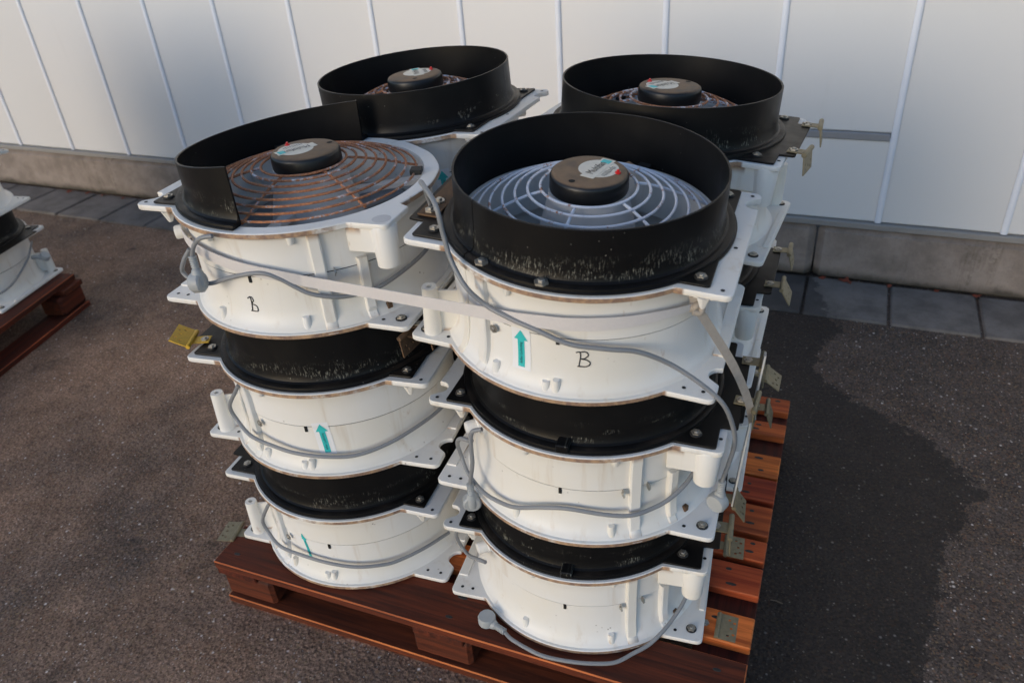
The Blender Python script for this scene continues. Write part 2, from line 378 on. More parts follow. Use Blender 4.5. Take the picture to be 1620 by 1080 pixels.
pave = tag(empty('pavement'), kind='structure'); pave.matrix_world = WALL
jx = [-2.551-.307*k for k in range(8, 0, -1)] + [-2.551+.3123*k for k in range(10)] + [.572+.291*k for k in range(9)]
for i in range(len(jx)-1):
    wd = jx[i+1]-jx[i]-.010; bm = bmesh.new(); bmesh.ops.create_grid(bm, x_segments=8, y_segments=8, size=.5)
    vs = [(v.co.x*wd, v.co.y*.278, 0) for v in bm.verts]; bm.free()
    mb = MB().box((0, 0, -.027), (wd, .284, .050)); k = len(mb.v); n1 = 9
    # top face as a fine sheet so the damp edge can be carried on it
    mb.v += [(a*(wd-.012)/wd, c*.978, -.0018 + .0001) for a, c, z in vs]
    bmv = sorted(range(len(vs)), key=lambda q: (round(vs[q][1], 4), round(vs[q][0], 4)))
    mb.f += [(k+bmv[r*n1+c], k+bmv[r*n1+c+1], k+bmv[(r+1)*n1+c+1], k+bmv[(r+1)*n1+c]) for r in range(8) for c in range(8)]
    o = mb.build('slab', 'paver', pave); o.location = ((jx[i]+jx[i+1])/2, -.021-.145, .0115+random.uniform(-.0015, .0015))
    o.rotation_euler = (random.uniform(-.006, .006), random.uniform(-.006, .006), random.uniform(-.006, .006))
    bpy.context.view_layer.update(); wet_attr(o)

MESH = {}
def get(key, fn):
    if key not in MESH: MESH[key] = fn()
    return MESH[key]

# ------------------------------------------------------------------ pallets
def wear(o):                                                   # the rubbed arrises of a board show paler wood
    me = o.data; me.materials.append(M['wood_edge'])
    for p in me.polygons:
        if max(abs(c) for c in p.normal) < .95: p.material_index = 1
    return o
def pallet(name, label, loc, rz, boards, full=True):
    t = tag(empty(name, loc, (0, 0, rz)), label, 'pallet', 'stained wooden pallets'); 
    for i, (y0, y1) in enumerate(boards):
        o = MB().box((0, 0, 0), (1.2, abs(y1-y0), .022)).build('deck_board', 'wood' if i == len(boards)-1 else 'wood2', t); wear(o)
        o.location = (0, (y0+y1)/2, .133-random.uniform(0, .0012)); o.rotation_euler = (0, 0, random.uniform(-.002, .002))
        for sx in (-.545, 0, .545):
            for q in range(2):
                n_ = inst(get('nail', lambda: MB().lathe([(.0001, .0007), (.0036, .0007), (.0042, 0)], 10).mesh('nail')), 'nail', 'rubber', o, (sx+random.uniform(-.03, .03), (y1-y0)*(.22 if q else -.22)+random.uniform(-.006, .006), .0108)); n_.scale = (random.uniform(1.2, 3.2), 1, 1)
    for x, wd in ((-.545, .11), (-.02, .12), (.545, .11)):
        o = MB().box((0, 0, 0), (.996, wd, .021)).build('stringer_board', 'wood', t); o.location = (x, 0, .1105); o.rotation_euler = (0, 0, PI/2)
        for y in (-.44, 0, .44):
            o = MB().box((0, 0, 0), (wd+(.03 if abs(x) > .1 else .02), .10, .077)).build('block', 'wood', t); o.location = (x-(.015 if x > .1 else -.015 if x < -.1 else 0), y+(.002 if y else 0), .0605)
    for y in (-.447, 0, .447):
        o = MB().box((0, 0, 0), (1.196, .10, .0215)).build('bottom_board', 'wood', t); wear(o); o.location = (0, y, .01125)
    # nail heads on the deck boards
    return t
BOARDS = [(.502, .441), (.387, .331), (.250, .167), (.157, .079), (.062, -.033), (-.051, -.113), (-.133, -.212), (-.268, -.344), (-.38, -.50)]
pal = pallet('wooden_pallet', 'red-brown wooden pallet carrying the twelve stacked fans', (0, 0, 0), 0, BOARDS)
P2R = R(10.7)
p2c = Vector((-2.165, .575, 0)) - Matrix.Rotation(P2R, 3, 'Z') @ Vector((.5, .6, 0))
pal2 = pallet('wooden_pallet', 'blurred red-brown pallet cut off by the left edge of the picture', p2c, P2R+PI/2, [(.5-.125*i, .5-.125*i-.098) for i in range(8)])

# ------------------------------------------------------------------ the fan
HX, HY, RB, RT, HT, ZR, PITCH_Z = .267, .178, .2575, .2505, .202, .297, .3198
def drum_r(z):
    if z >= .112: return .2325 + .003*max(0, (z-.15)/.05)
    return .2312 + .0248*math.exp(-max(0, z-.006)/.017)
def rect_r(a, x0, x1, y0, y1, rc=.012):
    c, s_ = math.cos(a), math.sin(a)
    t = min((x1 if c > 0 else x0)/c if abs(c) > 1e-9 else 9, (y1 if s_ > 0 else y0)/s_ if abs(s_) > 1e-9 else 9)
    # rounded corner
    X, Y = t*c, t*s_; cx = (x1-rc if c > 0 else x0+rc); cy = (y1-rc if s_ > 0 else y0+rc)
    if abs(X) > abs(cx) and abs(Y) > abs(cy):
        bq = c*cx+s_*cy; dq = bq*bq-(cx*cx+cy*cy-rc*rc); t = bq+math.sqrt(max(0, dq))
    return t
def notch(t, a, cx, cy, rad):
    c, s_ = math.cos(a), math.sin(a); bq = c*cx+s_*cy; dq = bq*bq-(cx*cx+cy*cy-rad*rad)
    return min(t, bq-math.sqrt(dq)) if dq > 0 and bq > 0 else t
def out_base(a):
    t = max(RB, rect_r(a, -HX, HX, -HY, HY)); return notch(t, a, -.268, .112, .021)
def out_top(a):
    t = max(RT, rect_r(a, -HX, HX-.002, -.172, .172)); t = notch(t, a, -.262, -.128, .017)
    return notch(t, a, .276, .0, .015)
def out_top_broken(a):                                         # the ear-less side of a chipped flange
    t = max(RT, rect_r(a, -HX, .258, -.172, .172)); t = notch(t, a, -.262, -.128, .017); x, y = t*math.cos(a), t*math.sin(a)
    if x > .05 and y > -.088: t = RT+.0012*math.sin(5*a)+.0007*math.sin(17*a+1)
    return t
def out_black(a):
    return max(.2455, rect_r(a, -.232, .252, -.166, .160, .004), rect_r(a, -.232, .281, -.108, .112, .004))
def sheet(mb, fout, rin, z0, z1, a0=0, a1=360, n=480, bev=.0015):
    A = [R(a0+(a1-a0)*i/n) for i in range(n+1)]; full = abs(a1-a0-360) < 1e-6
    if full: A = A[:-1]
    k = len(mb.v); m = len(A)
    for a in A:
        ro = fout(a)
        for r, z in ((rin, z0), (ro-bev, z0), (ro, z0+bev), (ro, z1-bev), (ro-bev, z1), (rin, z1)): mb.v.append((r*math.cos(a), r*math.sin(a), z))
    for i in range(m if full else m-1):
        j = (i+1) % m
        for q in range(6):
            q2 = (q+1) % 6; mb.f.append((k+i*6+q, k+j*6+q, k+j*6+q2, k+i*6+q2))
    if not full: mb.f += [tuple(k+q for q in range(6)), tuple(k+(m-1)*6+q for q in reversed(range(6)))]
    return mb
def pol(r, deg, z): return Vector((r*math.cos(R(deg)), r*math.sin(R(deg)), z))
def radial(deg, r, z): return Matrix.Translation(pol(r, deg, z)) @ Matrix.Rotation(R(deg), 4, 'Z')     # local x points outwards

def k_lower():
    mb = sheet(MB(), out_base, .2485, 0, .0100)
    zs = [.0096, .0115, .0135, .017, .022, .028, .036, .046, .06, .08, .1112]
    prof = [(drum_r(z), z) for z in zs] + [(.2250, .1112), (.2185, .06), (.2185, .012), (.246, .0095), (.2485, .002)]
    return mb.lathe(prof, 128).mesh('lower_housing')
def k_upper(fo=out_top):
    mb = sheet(MB(), fo, .223, .1915, HT)
    prof = [(.2225, HT-.0005), (.214, .17), (.213, .1136), (.2265, .1136), (drum_r(.1136), .1136), (.2325, .15), (.2350, .181), (.2385, .1875), (.243, .1918)]
    return mb.lathe(prof, 128).mesh('upper_housing')
def k_collar(j, top, side):
    a0 = j + (.0 if side == 0 else 180); a1 = a0+(180 if side == 0 or j != 55 else 179.5)
    mb = sheet(MB(), out_black, .2235, HT+.0006, HT+.0046, a0, a1, 240, .001)
    prof = [(.2435, HT+.0040), (.2425, HT+.0085), (.2375, HT+.0105), (.2315, HT+.0100), (.2275, HT+.0125), (.2248, HT+.019), (.2240, HT+.03), (.2240, top-.001), (.2232, top), (.2208, top), (.2200, top-.001), (.2195, HT+.0012), (.235, HT+.0012)]
    mb.lathe(prof, 64, a0, a1, closed=True)
    return mb.mesh('collar')
def k_rib_front():                                             # ribs, pads, pins of the wiring side
    pass

def add_strip(mb, deg, wdt, z0, z1, proud):                    # a rib that follows the drum
    N = 12; half = R(1)*0
    for k in range(N):
        za, zb = z0+(z1-z0)*k/N, z0+(z1-z0)*(k+1)/N
    zs = [z0+(z1-z0)*k/N for k in range(N+1)]; k0 = len(mb.v); da = math.degrees(wdt/2/.235)
    for z in zs:
        ro = max(drum_r(z), .2325) + proud if z > .03 else max(drum_r(z)+.002, .2325+proud)
        for r, d in ((.225, deg-da), (ro-.002, deg-da), (ro, deg-da*.75), (ro, deg+da*.75), (ro-.002, deg+da), (.225, deg+da)): mb.v.append(tuple(pol(r, d, z)))
    for i in range(N):
        for q in range(5): mb.f.append((k0+i*6+q, k0+i*6+q+1, k0+i*6+6+q+1, k0+i*6+6+q))
    mb.f += [tuple(k0+q for q in range(6)), tuple(k0+N*6+q for q in reversed(range(6)))]
    return mb

def bolt_mesh(): return MB().lathe([(.0001, .0045), (.0038, .0045), (.0044, .004), (.0044, .0022), (.0085, .002), (.0088, .0), (.0001, 0)], 6).mesh('bolt', 20)
def washer_mesh(): return MB().lathe([(.0001, .003), (.0085, .003), (.0105, .0015), (.0105, 0), (.0001, 0)], 20).mesh('washer')
def pin_mesh(): return MB().cone((0, 0, 0), .0085, .0062, .030, 14).mesh('pin')
def text_mesh(txt, size, mat):
    c = bpy.data.curves.new('t', 'FONT'); c.body = txt; c.size = size; c.align_x = 'CENTER'; c.align_y = 'CENTER'; c.resolution_u = 2
    o = bpy.data.objects.new('t', c); COL.objects.link(o); bpy.context.view_layer.update()
    me = bpy.data.meshes.new_from_object(o.evaluated_get(bpy.context.evaluated_depsgraph_get())); bpy.data.objects.remove(o); bpy.data.curves.remove(c)
    me.materials.clear(); me.materials.append(M[mat]); return me

def hinge(parent, mat, x, y, z, side, fold, spin=0):
    """a butt hinge: fixed leaf on the flange, knuckle along the side, free leaf folded by `fold` degrees below the horizontal"""
    L = .062
    def fixed():
        mb = MB().box((-.018, 0, 0), (.034, L*.36, .0024)).lathe([(.0001, -L/2), (.0048, -L/2), (.0048, L/2), (.0001, L/2)], 14)
        k = len(mb.v)-15*0
        return mb
    def kf():
        mb = MB(); mb.lathe([(.0001, -L/2), (.0044, -L/2), (.005, -L/2+.001), (.005, -L*.17), (.0043, -L*.165), (.005, -L*.16), (.005, L*.16), (.0043, L*.165), (.005, L*.17), (.005, L/2-.001), (.0044, L/2), (.0001, L/2)], 14)
        mb.v = [(a, c, bb) for a, bb, c in mb.v]; mb.box((-.019, 0, -.003), (.036, L*.40, .0024)); return mb.mesh('hinge')
    def kl():
        mb = MB(); nx_, ny_ = 7, 13; holes = {(3, 2), (3, 10), (4, 6), (5, 3), (5, 9)}; w_, h_ = .036, L
        idx = {}
        def V(i, j, s_):
            if (i, j, s_) not in idx: idx[(i, j, s_)] = len(mb.v); mb.v.append((.003+w_*i/nx_, -h_/2+h_*j/ny_, s_*.0012))
            return idx[(i, j, s_)]
        cells = {(i, j) for i in range(nx_) for j in range(ny_)} - holes
        for i, j in cells:
            mb.f.append((V(i, j, 1), V(i+1, j, 1), V(i+1, j+1, 1), V(i, j+1, 1))); mb.f.append((V(i, j+1, -1), V(i+1, j+1, -1), V(i+1, j, -1), V(i, j, -1)))
            for di, dj, e in ((-1, 0, ((i, j), (i, j+1))), (1, 0, ((i+1, j+1), (i+1, j))), (0, -1, ((i+1, j), (i, j))), (0, 1, ((i, j+1), (i+1, j+1)))):
                if (i+di, j+dj) not in cells: (a, c), (d, e2) = e; mb.f.append((V(a, c, 1), V(d, e2, 1), V(d, e2, -1), V(a, c, -1)))
        return mb.mesh('hinge_leaf')
    hm = get(('hinge', mat), kf); lm_ = get(('leaf', mat), kl)
    o = inst(hm, 'hinge', mat, parent, (x, y, z), (0, 0, R(side+spin)))
    inst(lm_, 'hinge_leaf', mat, o, (0, 0, 0), (0, R(fold), 0))
    bo = inst(get('bolt', bolt_mesh), 'bolt', 'steel', o, (-.026, 0, -.0018)); return o

def cord(parent, pts, r=.0040, plug=None):
    o = MB().tube(spline(pts, 9), r, 10).build('power_cord', 'cable', parent, 60)
    if plug:
        p, d = Vector(plug[0]), Vector(plug[1]).normalized()
        mb = MB(); q = d.to_track_quat('Z', 'Y').to_matrix().to_4x4(); mt = Matrix.Translation(p) @ q @ Matrix.Rotation(R(plug[2]), 4, 'Z')
        loc = MB()
        for k in range(6): loc.lathe([(.0045, k*.0042), (.0072-.0002*k, k*.0042+.0006), (.0072, k*.0042+.0026), (.0045, k*.0042+.0032)], 12)
        loc.tube([(0, 0, 0), (0, 0, .03)], .0052, 10)
        loc.tube([(0, 0, .024), (0, 0, .032), (0, 0, .05), (0, 0, .056)], [.008, .0105, .0105, .0095], 12)
        # round face of the plug, seen from the side, and its two pins
        lb = MB().lathe([(.0001, -.013), (.0155, -.013), (.0185, -.010), (.0190, .004), (.0165, .0085), (.0001, .0085)], 12)
        loc.add([(a, c+.006, bb+.048) for a, bb, c in lb.v], lb.f)
        mb.add([mt @ Vector(v) for v in loc.v], loc.f); pl = mb.build('plug', 'plug', o, 40)
    return o

def curve_on_drum(parent, name, strokes, deg, z, mat, r=.0011, sc=1.0, off=.0006):
    mb = MB()
    for st in strokes:
        pts = [pol(drum_r(z+t*sc)+off, deg+math.degrees(s_*sc/.232), z+t*sc) for s_, t in st]
        mb.tube(spline(pts, 5), r, 6)
    return mb.build(name, mat, parent, 80)
def patch_on_drum(parent, name, poly, deg, z, off, mat, n=1):
    """a flat outline laid onto the drum; poly in metres (s along the girth, t up), cut in fine strips so that it bends with the drum"""
    bm = bmesh.new(); vs = [bm.verts.new((s_, t, 0)) for s_, t in poly]; bm.faces.new(vs)
    for ax, vals in ((Vector((0, 1, 0)), [i*.004 for i in range(-20, 21)]), (Vector((1, 0, 0)), [i*.006 for i in range(-8, 9)])):
        for v in vals: bmesh.ops.bisect_plane(bm, geom=bm.verts[:]+bm.edges[:]+bm.faces[:], plane_co=ax*v, plane_no=ax)
    for v in bm.verts: v.co = pol(drum_r(z+v.co.y)+off, deg+math.degrees(v.co.x/.232), z+v.co.y)
    me = bpy.data.meshes.new(name); bm.to_mesh(me); bm.free()
    for p in me.polygons: p.use_smooth = True
    return inst(me, name, mat, parent)
def sticker(parent, deg, z, wide=True, lean=0):
    cl = math.cos(R(lean)); sl_ = math.sin(R(lean)); rot = lambda P: [(a*cl-c*sl_, a*sl_+c*cl) for a, c in P]
    s_ = 1.0 if wide else .62
    if wide: st = patch_on_drum(parent, 'airflow_sticker', rot([(-.0165, -.040), (.0165, -.040), (.0165, .038), (-.0165, .038)]), deg, z, .0006, 'sticker'); par, off = st, .0011
    else: st = parent; off = .0008
    ar = patch_on_drum(st, 'arrow' if wide else 'airflow_arrow', rot([(-.006*s_, -.035), (.006*s_, -.035), (.006*s_, .016), (.0125*s_, .016), (0, .035), (-.0125*s_, .016), (-.006*s_, .016)]), deg, z, off, 'teal')
    me = text_mesh('Airflow / Luchtrichting', .0072, 'ink')
    for v in me.vertices:
        a, c = -v.co.y*(1 if wide else .7), v.co.x*.62-.008; a, c = a*cl-c*sl_, a*sl_+c*cl
        v.co = pol(drum_r(z+c)+off+.0005, deg+math.degrees(a/.232), z+c)
    inst(me, 'sticker_text', 'ink', st if wide else ar)

B_STROKES = [[(-.012, .013), (-.006, .014), (-.0045, .006), (-.006, -.008), (-.0065, -.014)], [(-.006, .014), (.003, .015), (.0075, .009), (.002, .002), (-.003, .001), (.006, -.001), (.011, -.007), (.006, -.013), (-.009, -.0135)]]
B_STROKES2 = [[(-.009, .012), (-.003, .016), (-.002, .004), (-.003, -.012)], [(-.009, .013), (0, .016), (.003, .009), (-.001, .002), (.008, -.002), (.0085, -.012), (-.006, -.0125)]]

def make_fan(label, loc, rz, tilt=(0, 0), typ=1, top=False, collar='full', joint=8, rust='wire_white', cap_rot=0, mark=None, stick=None, ring=.331, core=(0, 0, 0), group='axial fans stacked on the pallet'):
    """local frame: -y is the side with the cable gland, +y the side with the airflow sticker; typ 2 stands turned half round"""
    t = empty('axial_fan', loc); tag(t, label, 'fan', group)
    # tilt about world axes then turn: axis leans by tx towards +x, ty towards +y
    t.rotation_euler = (Matrix.Rotation(tilt[0], 3, 'Y') @ Matrix.Rotation(-tilt[1], 3, 'X') @ Matrix.Rotation(rz+(PI if typ == 2 else 0), 3, 'Z')).to_euler()
    inst(get('seam', lambda: MB().lathe([(.226, .110), (.2304, .110), (.2304, .1142), (.226, .1142)], 128).mesh('seam_gasket')), 'seam_gasket', 'gasket', t)
    inst(get('lower', k_lower), 'lower_housing', 'white', t); inst(get('upper', k_upper) if collar == 'full' else get('upperb', lambda: k_upper(out_top_broken)), 'upper_housing', 'white', t)
    tz = ZR if top else ring
    halves = (0, 1) if collar == 'full' else (0,)
    for sd_ in halves:
        c = inst(get(('collar', joint, tz, sd_), lambda: k_collar(joint, tz, sd_)), 'collar', 'black', t)
        if collar == 'half':
            me = c.data.copy(); c.data = me                       # the half collar is bent: lower towards its middle
            for v in me.vertices:
                a = math.atan2(v.co.y, v.co.x); q = max(0, v.co.z-HT-.02)
                v.co.z -= q*(.36*max(0, -math.cos(a))+.12*math.sin(a))
            c.location = (.002, .002, .0005)
    # ---- wiring side (-y)
    def kribs():
        mb = add_strip(MB(), -57, .021, .004, .193, .0085); return mb.mesh('rib')
    inst(get('rib1', kribs), 'rib', 'white', t)
    inst(get('pad1', lambda: add_strip(MB(), -39, .018, .012, .128, .011).mesh('pad')), 'pad', 'white', t)
    inst(get('rib2', lambda: add_strip(MB(), 63, .019, .004, .193, .0105).mesh('rib')), 'rib', 'white', t)
    inst(get('pad2', lambda: add_strip(MB(), 49, .016, .004, .193, .004).mesh('pad')), 'pad', 'white', t)
    for d, z, nm in ((-67, .006, 'pin'), (-110, .006, 'pin'), (70, .006, 'pin'), (92, .006, 'pin'), (96, .006, 'pin')):
        o = inst(get('pin', pin_mesh), nm, 'white', t, pol(.2395, d, z), (0, 0, 0)); o.scale = (1, 1, 1 if d != 92 else .8)
    for d in (-66, -104, 76):
        inst(get('pin', pin_mesh), 'pin', 'white', t, pol(.2375, d, .193), (PI, 0, 0)).scale = (.9, .9, .6)
    # slots on the seam
    for d in (-89, 96): inst(get(('slot', d), lambda: MB().box((0, 0, 0), (.004, .0055, .013), mat=radial(d, .2315, .1065)).mesh('slot')), 'slot', 'darkhole', t)
    # clips with bolt ends through the ribs
    for d, z in ((-62, .108), (-51.5, .113), (69, .098)):
        mt = radial(d, .238, z); o = inst(get('bolt', bolt_mesh), 'bolt', 'steel', t); o.matrix_basis = mt @ (Matrix.Rotation(R(90), 4, 'Y') if d > 0 else Matrix.Rotation(R(90 if d < -60 else -90), 4, 'X')) @ Matrix.Scale(.9, 4)
    # corner cup and its wall under the top flange, wiring side right
    def kcup():
        mb = MB().cone((0, 0, 0), .0195, .0240, .076, 22); mb.v = [(x+.238, y-.150, z+.1195) for x, y, z in mb.v]
        mb.box((.206, -.160, .170), (.066, .010, .050), R(2)); return mb.mesh('corner_cup')
    inst(get('cup', kcup), 'corner_cup', 'white', t)
    def kcup2():
        mb = MB().cone((0, 0, 0), .0185, .0225, .050, 22); mb.v = [(x-.243, y-.146, z+.1455) for x, y, z in mb.v]; mb.box((-.212, -.156, .172), (.062, .010, .044), 0); return mb.mesh('corner_cup')
    # corner posts with webs on the base flange, sticker side
    def kpost():
        mb = MB().cone((0, 0, 0), .0165, .0135, .098, 20, .005); mb.v = [(x+.233, y+.152, z+.006) for x, y, z in mb.v]
        mb.box((.205, .138, .05), (.06, .005, .088), R(22)); return mb.mesh('corner_post')
    inst(get('post', kpost), 'corner_post', 'white', t)
    # small pointed lugs under the top flange
    def klug(x, y, a): return MB().box((0, 0, 0), (.030, .004, .012), mat=Matrix.Translation((x, y, .190)) @ Matrix.Rotation(a, 4, 'Z')).tube([(x, y, .190), (x, y, .178), (x, y, .168)], [.0125, .008, .004], 8).mesh('lug')
    inst(get('lug1', lambda: klug(-.225, .160, 0)), 'lug', 'white', t); inst(get('lug2', lambda: klug(-.205, -.160, 0)), 'lug', 'white', t)
    # gussets and raised strip along the base flange sides
    def kstrip(sx):
        mb = MB().box((sx*.2565, 0, .0105), (.019, .30 if sx < 0 else .33, .006))
        return mb.mesh('flange_strip')
    if True:
        inst(get('str+', lambda: MB().box((.2585, .0, .0110), (.010, .20, .005)).mesh('flange_strip')), 'flange_strip', 'white', t)
        inst(get('str-', lambda: MB().box((-.2545, -.035, .0110), (.020, .19, .005)).mesh('flange_strip')), 'flange_strip', 'white', t)
    # screws, washers and holes
    for x, y, z, big in ((.243, -.150, .0101, 1), (.246, .152, .0101, 1), (-.215, .140, HT+.0048, 0), (.215, -.138, HT+.0048, 0), (-.212, -.140, HT+.0048, 0), (.222, .135, HT+.0048, 0)):
        if collar == 'half' and not big and x > 0: inst(get('cupo', lambda: MB().lathe([(.0165, .0003), (.0150, .0004), (.0001, .0002)], 20).mesh('cup_opening')), 'cup_opening', 'motor', t, (.236, -.148, HT)) if y < 0 else None
        else:
            wsh = inst(get('washer', washer_mesh), 'washer', 'rubber', t, (x, y, z)); inst(get('bolt', bolt_mesh), 'bolt', 'steel' if big else 'rubber', wsh, (0, 0, .0025))
    hole = get('hole', lambda: MB().lathe([(.0034, .0002), (.0001, .0002)], 12).mesh('hole'))
    for x, y, z in [q for q in ((-.246, -.160, .0103), (-.222, -.160, .0103), (.212, -.160, .0103), (-.246, .160, .0103), (-.215, .160, .0103), (.20, .160, .0103), (.256, -.135, HT+.0004), (-.252, -.158, HT+.0004), (-.25, .158, HT+.0004), (-.25, .03, HT+.0004)) if collar == 'full' or q[0] < 0 or q[2] < .1]:
        inst(hole, 'screw_hole', 'darkhole', t, (x, y, z))
    # black clip on the collar plate
    if collar == 'full':
        inst(get('clip', lambda: MB().box((0, 0, 0), (.030, .022, .016), mat=radial(-87, .234, HT+.012)).mesh('clip')), 'clip', 'black', t)
    # cable gland
    def kgland():
        mb = MB(); lb = MB().lathe([(.0001, 0), (.0155, 0), (.0155, .008), (.0130, .010), (.0130, .026), (.0115, .029), (.006, .030), (.0001, .030)], 12)
        mt = radial(-139, .229, .150) @ Matrix.Rotation(R(90), 4, 'Y'); mb.add([mt @ Vector(v) for v in lb.v], lb.f); return mb.mesh('cable_gland')
    inst(get('gland', kgland), 'cable_gland', 'white', t)
    # torn screw recess near the flare
    inst(get('rec', lambda: MB().box((0, 0, 0), (.008, .010, .012), mat=radial(-31, .243, .021)).mesh('recess')), 'recess', 'hinge_rust', t)
    # ---- motor, blades and guard
    if top:
        inst(get('motor', lambda: MB().lathe([(.0001, .05), (.105, .05), (.104, .075), (.094, .13), (.080, .19), (.0685, .236), (.066, .2515), (.0001, .2515)], 48).mesh('motor')), 'motor', 'motor', t, core)
        def kblade(k):
            mb = MB(); N, K = 8, 6; 
            for i in range(N+1):
                r = .09+(.205-.09)*i/N; sp_ = R(26-6*i/N); tw = R(34-14*i/N)
                for q in range(K+1):
                    a = R(72*k)+sp_*(2*q/K-1)+.12*i/N; h = .105-math.tan(tw)*r*sp_*(2*q/K-1)*.55-.006*((2*q/K-1)**2)
                    mb.v.append((r*math.cos(a), r*math.sin(a), h))
            for i in range(N):
                for q in range(K): mb.f.append((i*(K+1)+q, (i+1)*(K+1)+q, (i+1)*(K+1)+q+1, i*(K+1)+q+1))
            top_ = len(mb.v); mb.v += [(x, y, z-.003) for x, y, z in mb.v]; mb.f += [tuple(top_+i for i in reversed(f)) for f in mb.f]
            return mb.mesh('blade')
        for k in range(5): inst(get(('blade', k), lambda: kblade(k)), 'blade', 'blade', t)
        inst(get('floor', lambda: MB().lathe([(.205, .045), (.0001, .045)], 48).mesh('inner_floor')), 'inlet_screen', 'blade', t)
        for k in range(3):
            inst(get(('strut', k), lambda: MB().box((0, 0, 0), (.155, .022, .012), mat=radial(120*k+35, .150, .165)).mesh('motor_strut')), 'motor_strut', 'motor', t)
        nr_, zi = (7, .238) if collar == 'half' else (6, .258)
        zg = lambda r: .205+(zi-.205)*(1-max(0, (r-.08)/.128)**1.35)
        g = inst(get(('gr0', rust), lambda: MB().lathe([(.208+.0022*math.cos(q), .205+.0022*math.sin(q)) for q in [2*PI*i/8 for i in range(8)]], 96, closed=True).mesh('guard')), 'guard', rust, t)
        for i in range(nr_):
            rr = .080+.128*i/nr_; zz = zg(rr)
            inst(get(('gr', i, rust, zi), lambda: MB().lathe([(rr+.0025*math.cos(q), zz+.0025*math.sin(q)) for q in [2*PI*w_/8 for w_ in range(8)]], 80, closed=True).mesh('guard_ring')), 'guard_ring', rust, g)
        for k in range(6):
            d = 30+60*k; inst(get(('spk', k, rust, zi), lambda: MB().tube([pol(r, d, (zg(r) if r < .208 else .205)-.0035) for r in (.078, .10, .125, .15, .175, .195, .211)], .0026, 7).mesh('guard_spoke')), 'guard_spoke', rust, g)
        for d in (-103, 17, 137):
            inst(get(('gc', d), lambda: MB().box((0, 0, 0), (.022, .024, .010), mat=radial(d, .211, .207)).mesh('guard_clip')), 'guard_clip', 'rubber', g)
        cp = inst(get('mcap', lambda: MB().lathe([(.0001, .2835), (.055, .2835), (.0600, .2826), (.0632, .2803), (.0650, .2760), (.0655, .2560), (.0640, .2520), (.0001, .2520)], 56).mesh('motor_cap')), 'motor_cap', 'cap', t, core, (0, 0, R(cap_rot)-(rz+(PI if typ == 2 else 0))))
        lb = inst(get('lab', lambda: MB().lathe([(.0001, .0003), (.033, .0003), (.0333, 0)], 40).mesh('rating_label')), 'rating_label', 'label', cp, (.012, .012, .2837))
        inst(get('band', lambda: MB().box((0, 0, 0), (.024, .078, .0006)).mesh('label_band')), 'label_band', 'label', cp, (.011, .012, .2842), (0, 0, R(-12)))
        tm = get('mtext', lambda: text_mesh('Multifan', .0185, 'ink')); inst(tm, 'label_text', 'ink', cp, (.0085, .011, .28510), (0, 0, R(78))).scale = (.84, 1.1, 1)
        def lines():
            mb = MB(); random.seed(3)
            for q in range(9):
                y = -.02+.0045*q; L_ = random.uniform(.006, .012)
                mb.box((.022-L_*.1, y, 0), (L_, .0010, .0002)); 
            return mb.mesh('label_lines')
        tag(inst(get('lines', lines), 'label_lines', 'ink', cp, (.010, .012, .28435), (0, 0, R(-12))), kind='stuff')
        inst(get('teal', lambda: MB().box((0, 0, 0), (.016, .012, .0005)).mesh('teal_mark')), 'teal_mark', 'teal', cp, (.017, .040, .28475), (0, 0, R(-12)))
        inst(get('red', lambda: MB().lathe([(.0001, .008), (.003, .008), (.0035, .004), (.0065, .0035), (.007, 0), (.0001, 0)], 8).mesh('red_plug')), 'red_plug', 'red', cp, (.046, .006, .2832)).scale = (.75, .75, .8)
        hl = get('caphole', lambda: MB().lathe([(.0055, .0003), (.0001, .0003)], 16).mesh('cap_hole'))
        for d in (-108, 70): inst(hl, 'cap_hole', 'darkhole', cp, pol(.049, d, .2838))
    if mark: curve_on_drum(t, 'marker_letter', mark[0], mark[1], mark[2], 'ink', .0010, mark[3])
    if stick: sticker(t, *stick)
    return t

Z0 = .1455
def fan_z(l): return Z0+PITCH_Z*l
X = {}
X['A'] = make_fan('top fan of the front right stack with white guard, full collar and marker letter', (.225, -.203, fan_z(2)-.011), R(.5), (R(4.0), R(-3.1)), 2, True, joint=55, rust='wire_white', cap_rot=0, mark=(B_STROKES, 106, .075, 1.0), stick=(81, .077, True, 2))
X['A1'] = make_fan('middle fan of the front right stack, plug hanging at its left', (.240, -.217, fan_z(1)-.008), R(2.0), (R(1.1), 0), 1, ring=.306)
X['A2'] = make_fan('bottom fan of the front right stack, its plug lying on the pallet', (.229, -.213, fan_z(0)), R(4.5), (0, 0), 1)
X['B'] = make_fan('top fan of the front left stack with rusty guard and half its collar missing', (-.316, -.217, fan_z(2)+.010), R(2.0), (R(-.4), R(.3)), 1, True, collar='half', joint=91, rust='wire_rust', cap_rot=161, core=(.010, -.003, -.020), mark=(B_STROKES2, -91, .055, .95))
X['B1'] = make_fan('middle fan of the front left stack with a yellow hinge at its left', (-.312, -.225, fan_z(1)+.004), R(5.5), (R(-.3), R(.8)), 2, stick=(104, .085, True, 4))
X['B2'] = make_fan('bottom fan of the front left stack with a bare teal arrow', (-.320, -.226, fan_z(0)), R(3.0), (0, 0), 2, stick=(80.7, .092, False, 8))
X['C'] = make_fan('top fan of the back left stack, full collar hiding its guard', (-.318, .273, fan_z(2)), R(-4), (R(-2.8), 0), 2, True, rust='wire_mid', cap_rot=48, stick=(130, .085, True, 2))
X['C1'] = make_fan('middle fan of the back left stack, behind the front left stack', (-.322, .268, fan_z(1)), R(1), (0, 0), 2)
X['C2'] = make_fan('bottom fan of the back left stack, hidden low behind the others', (-.325, .265, fan_z(0)), R(2), (0, 0), 1)
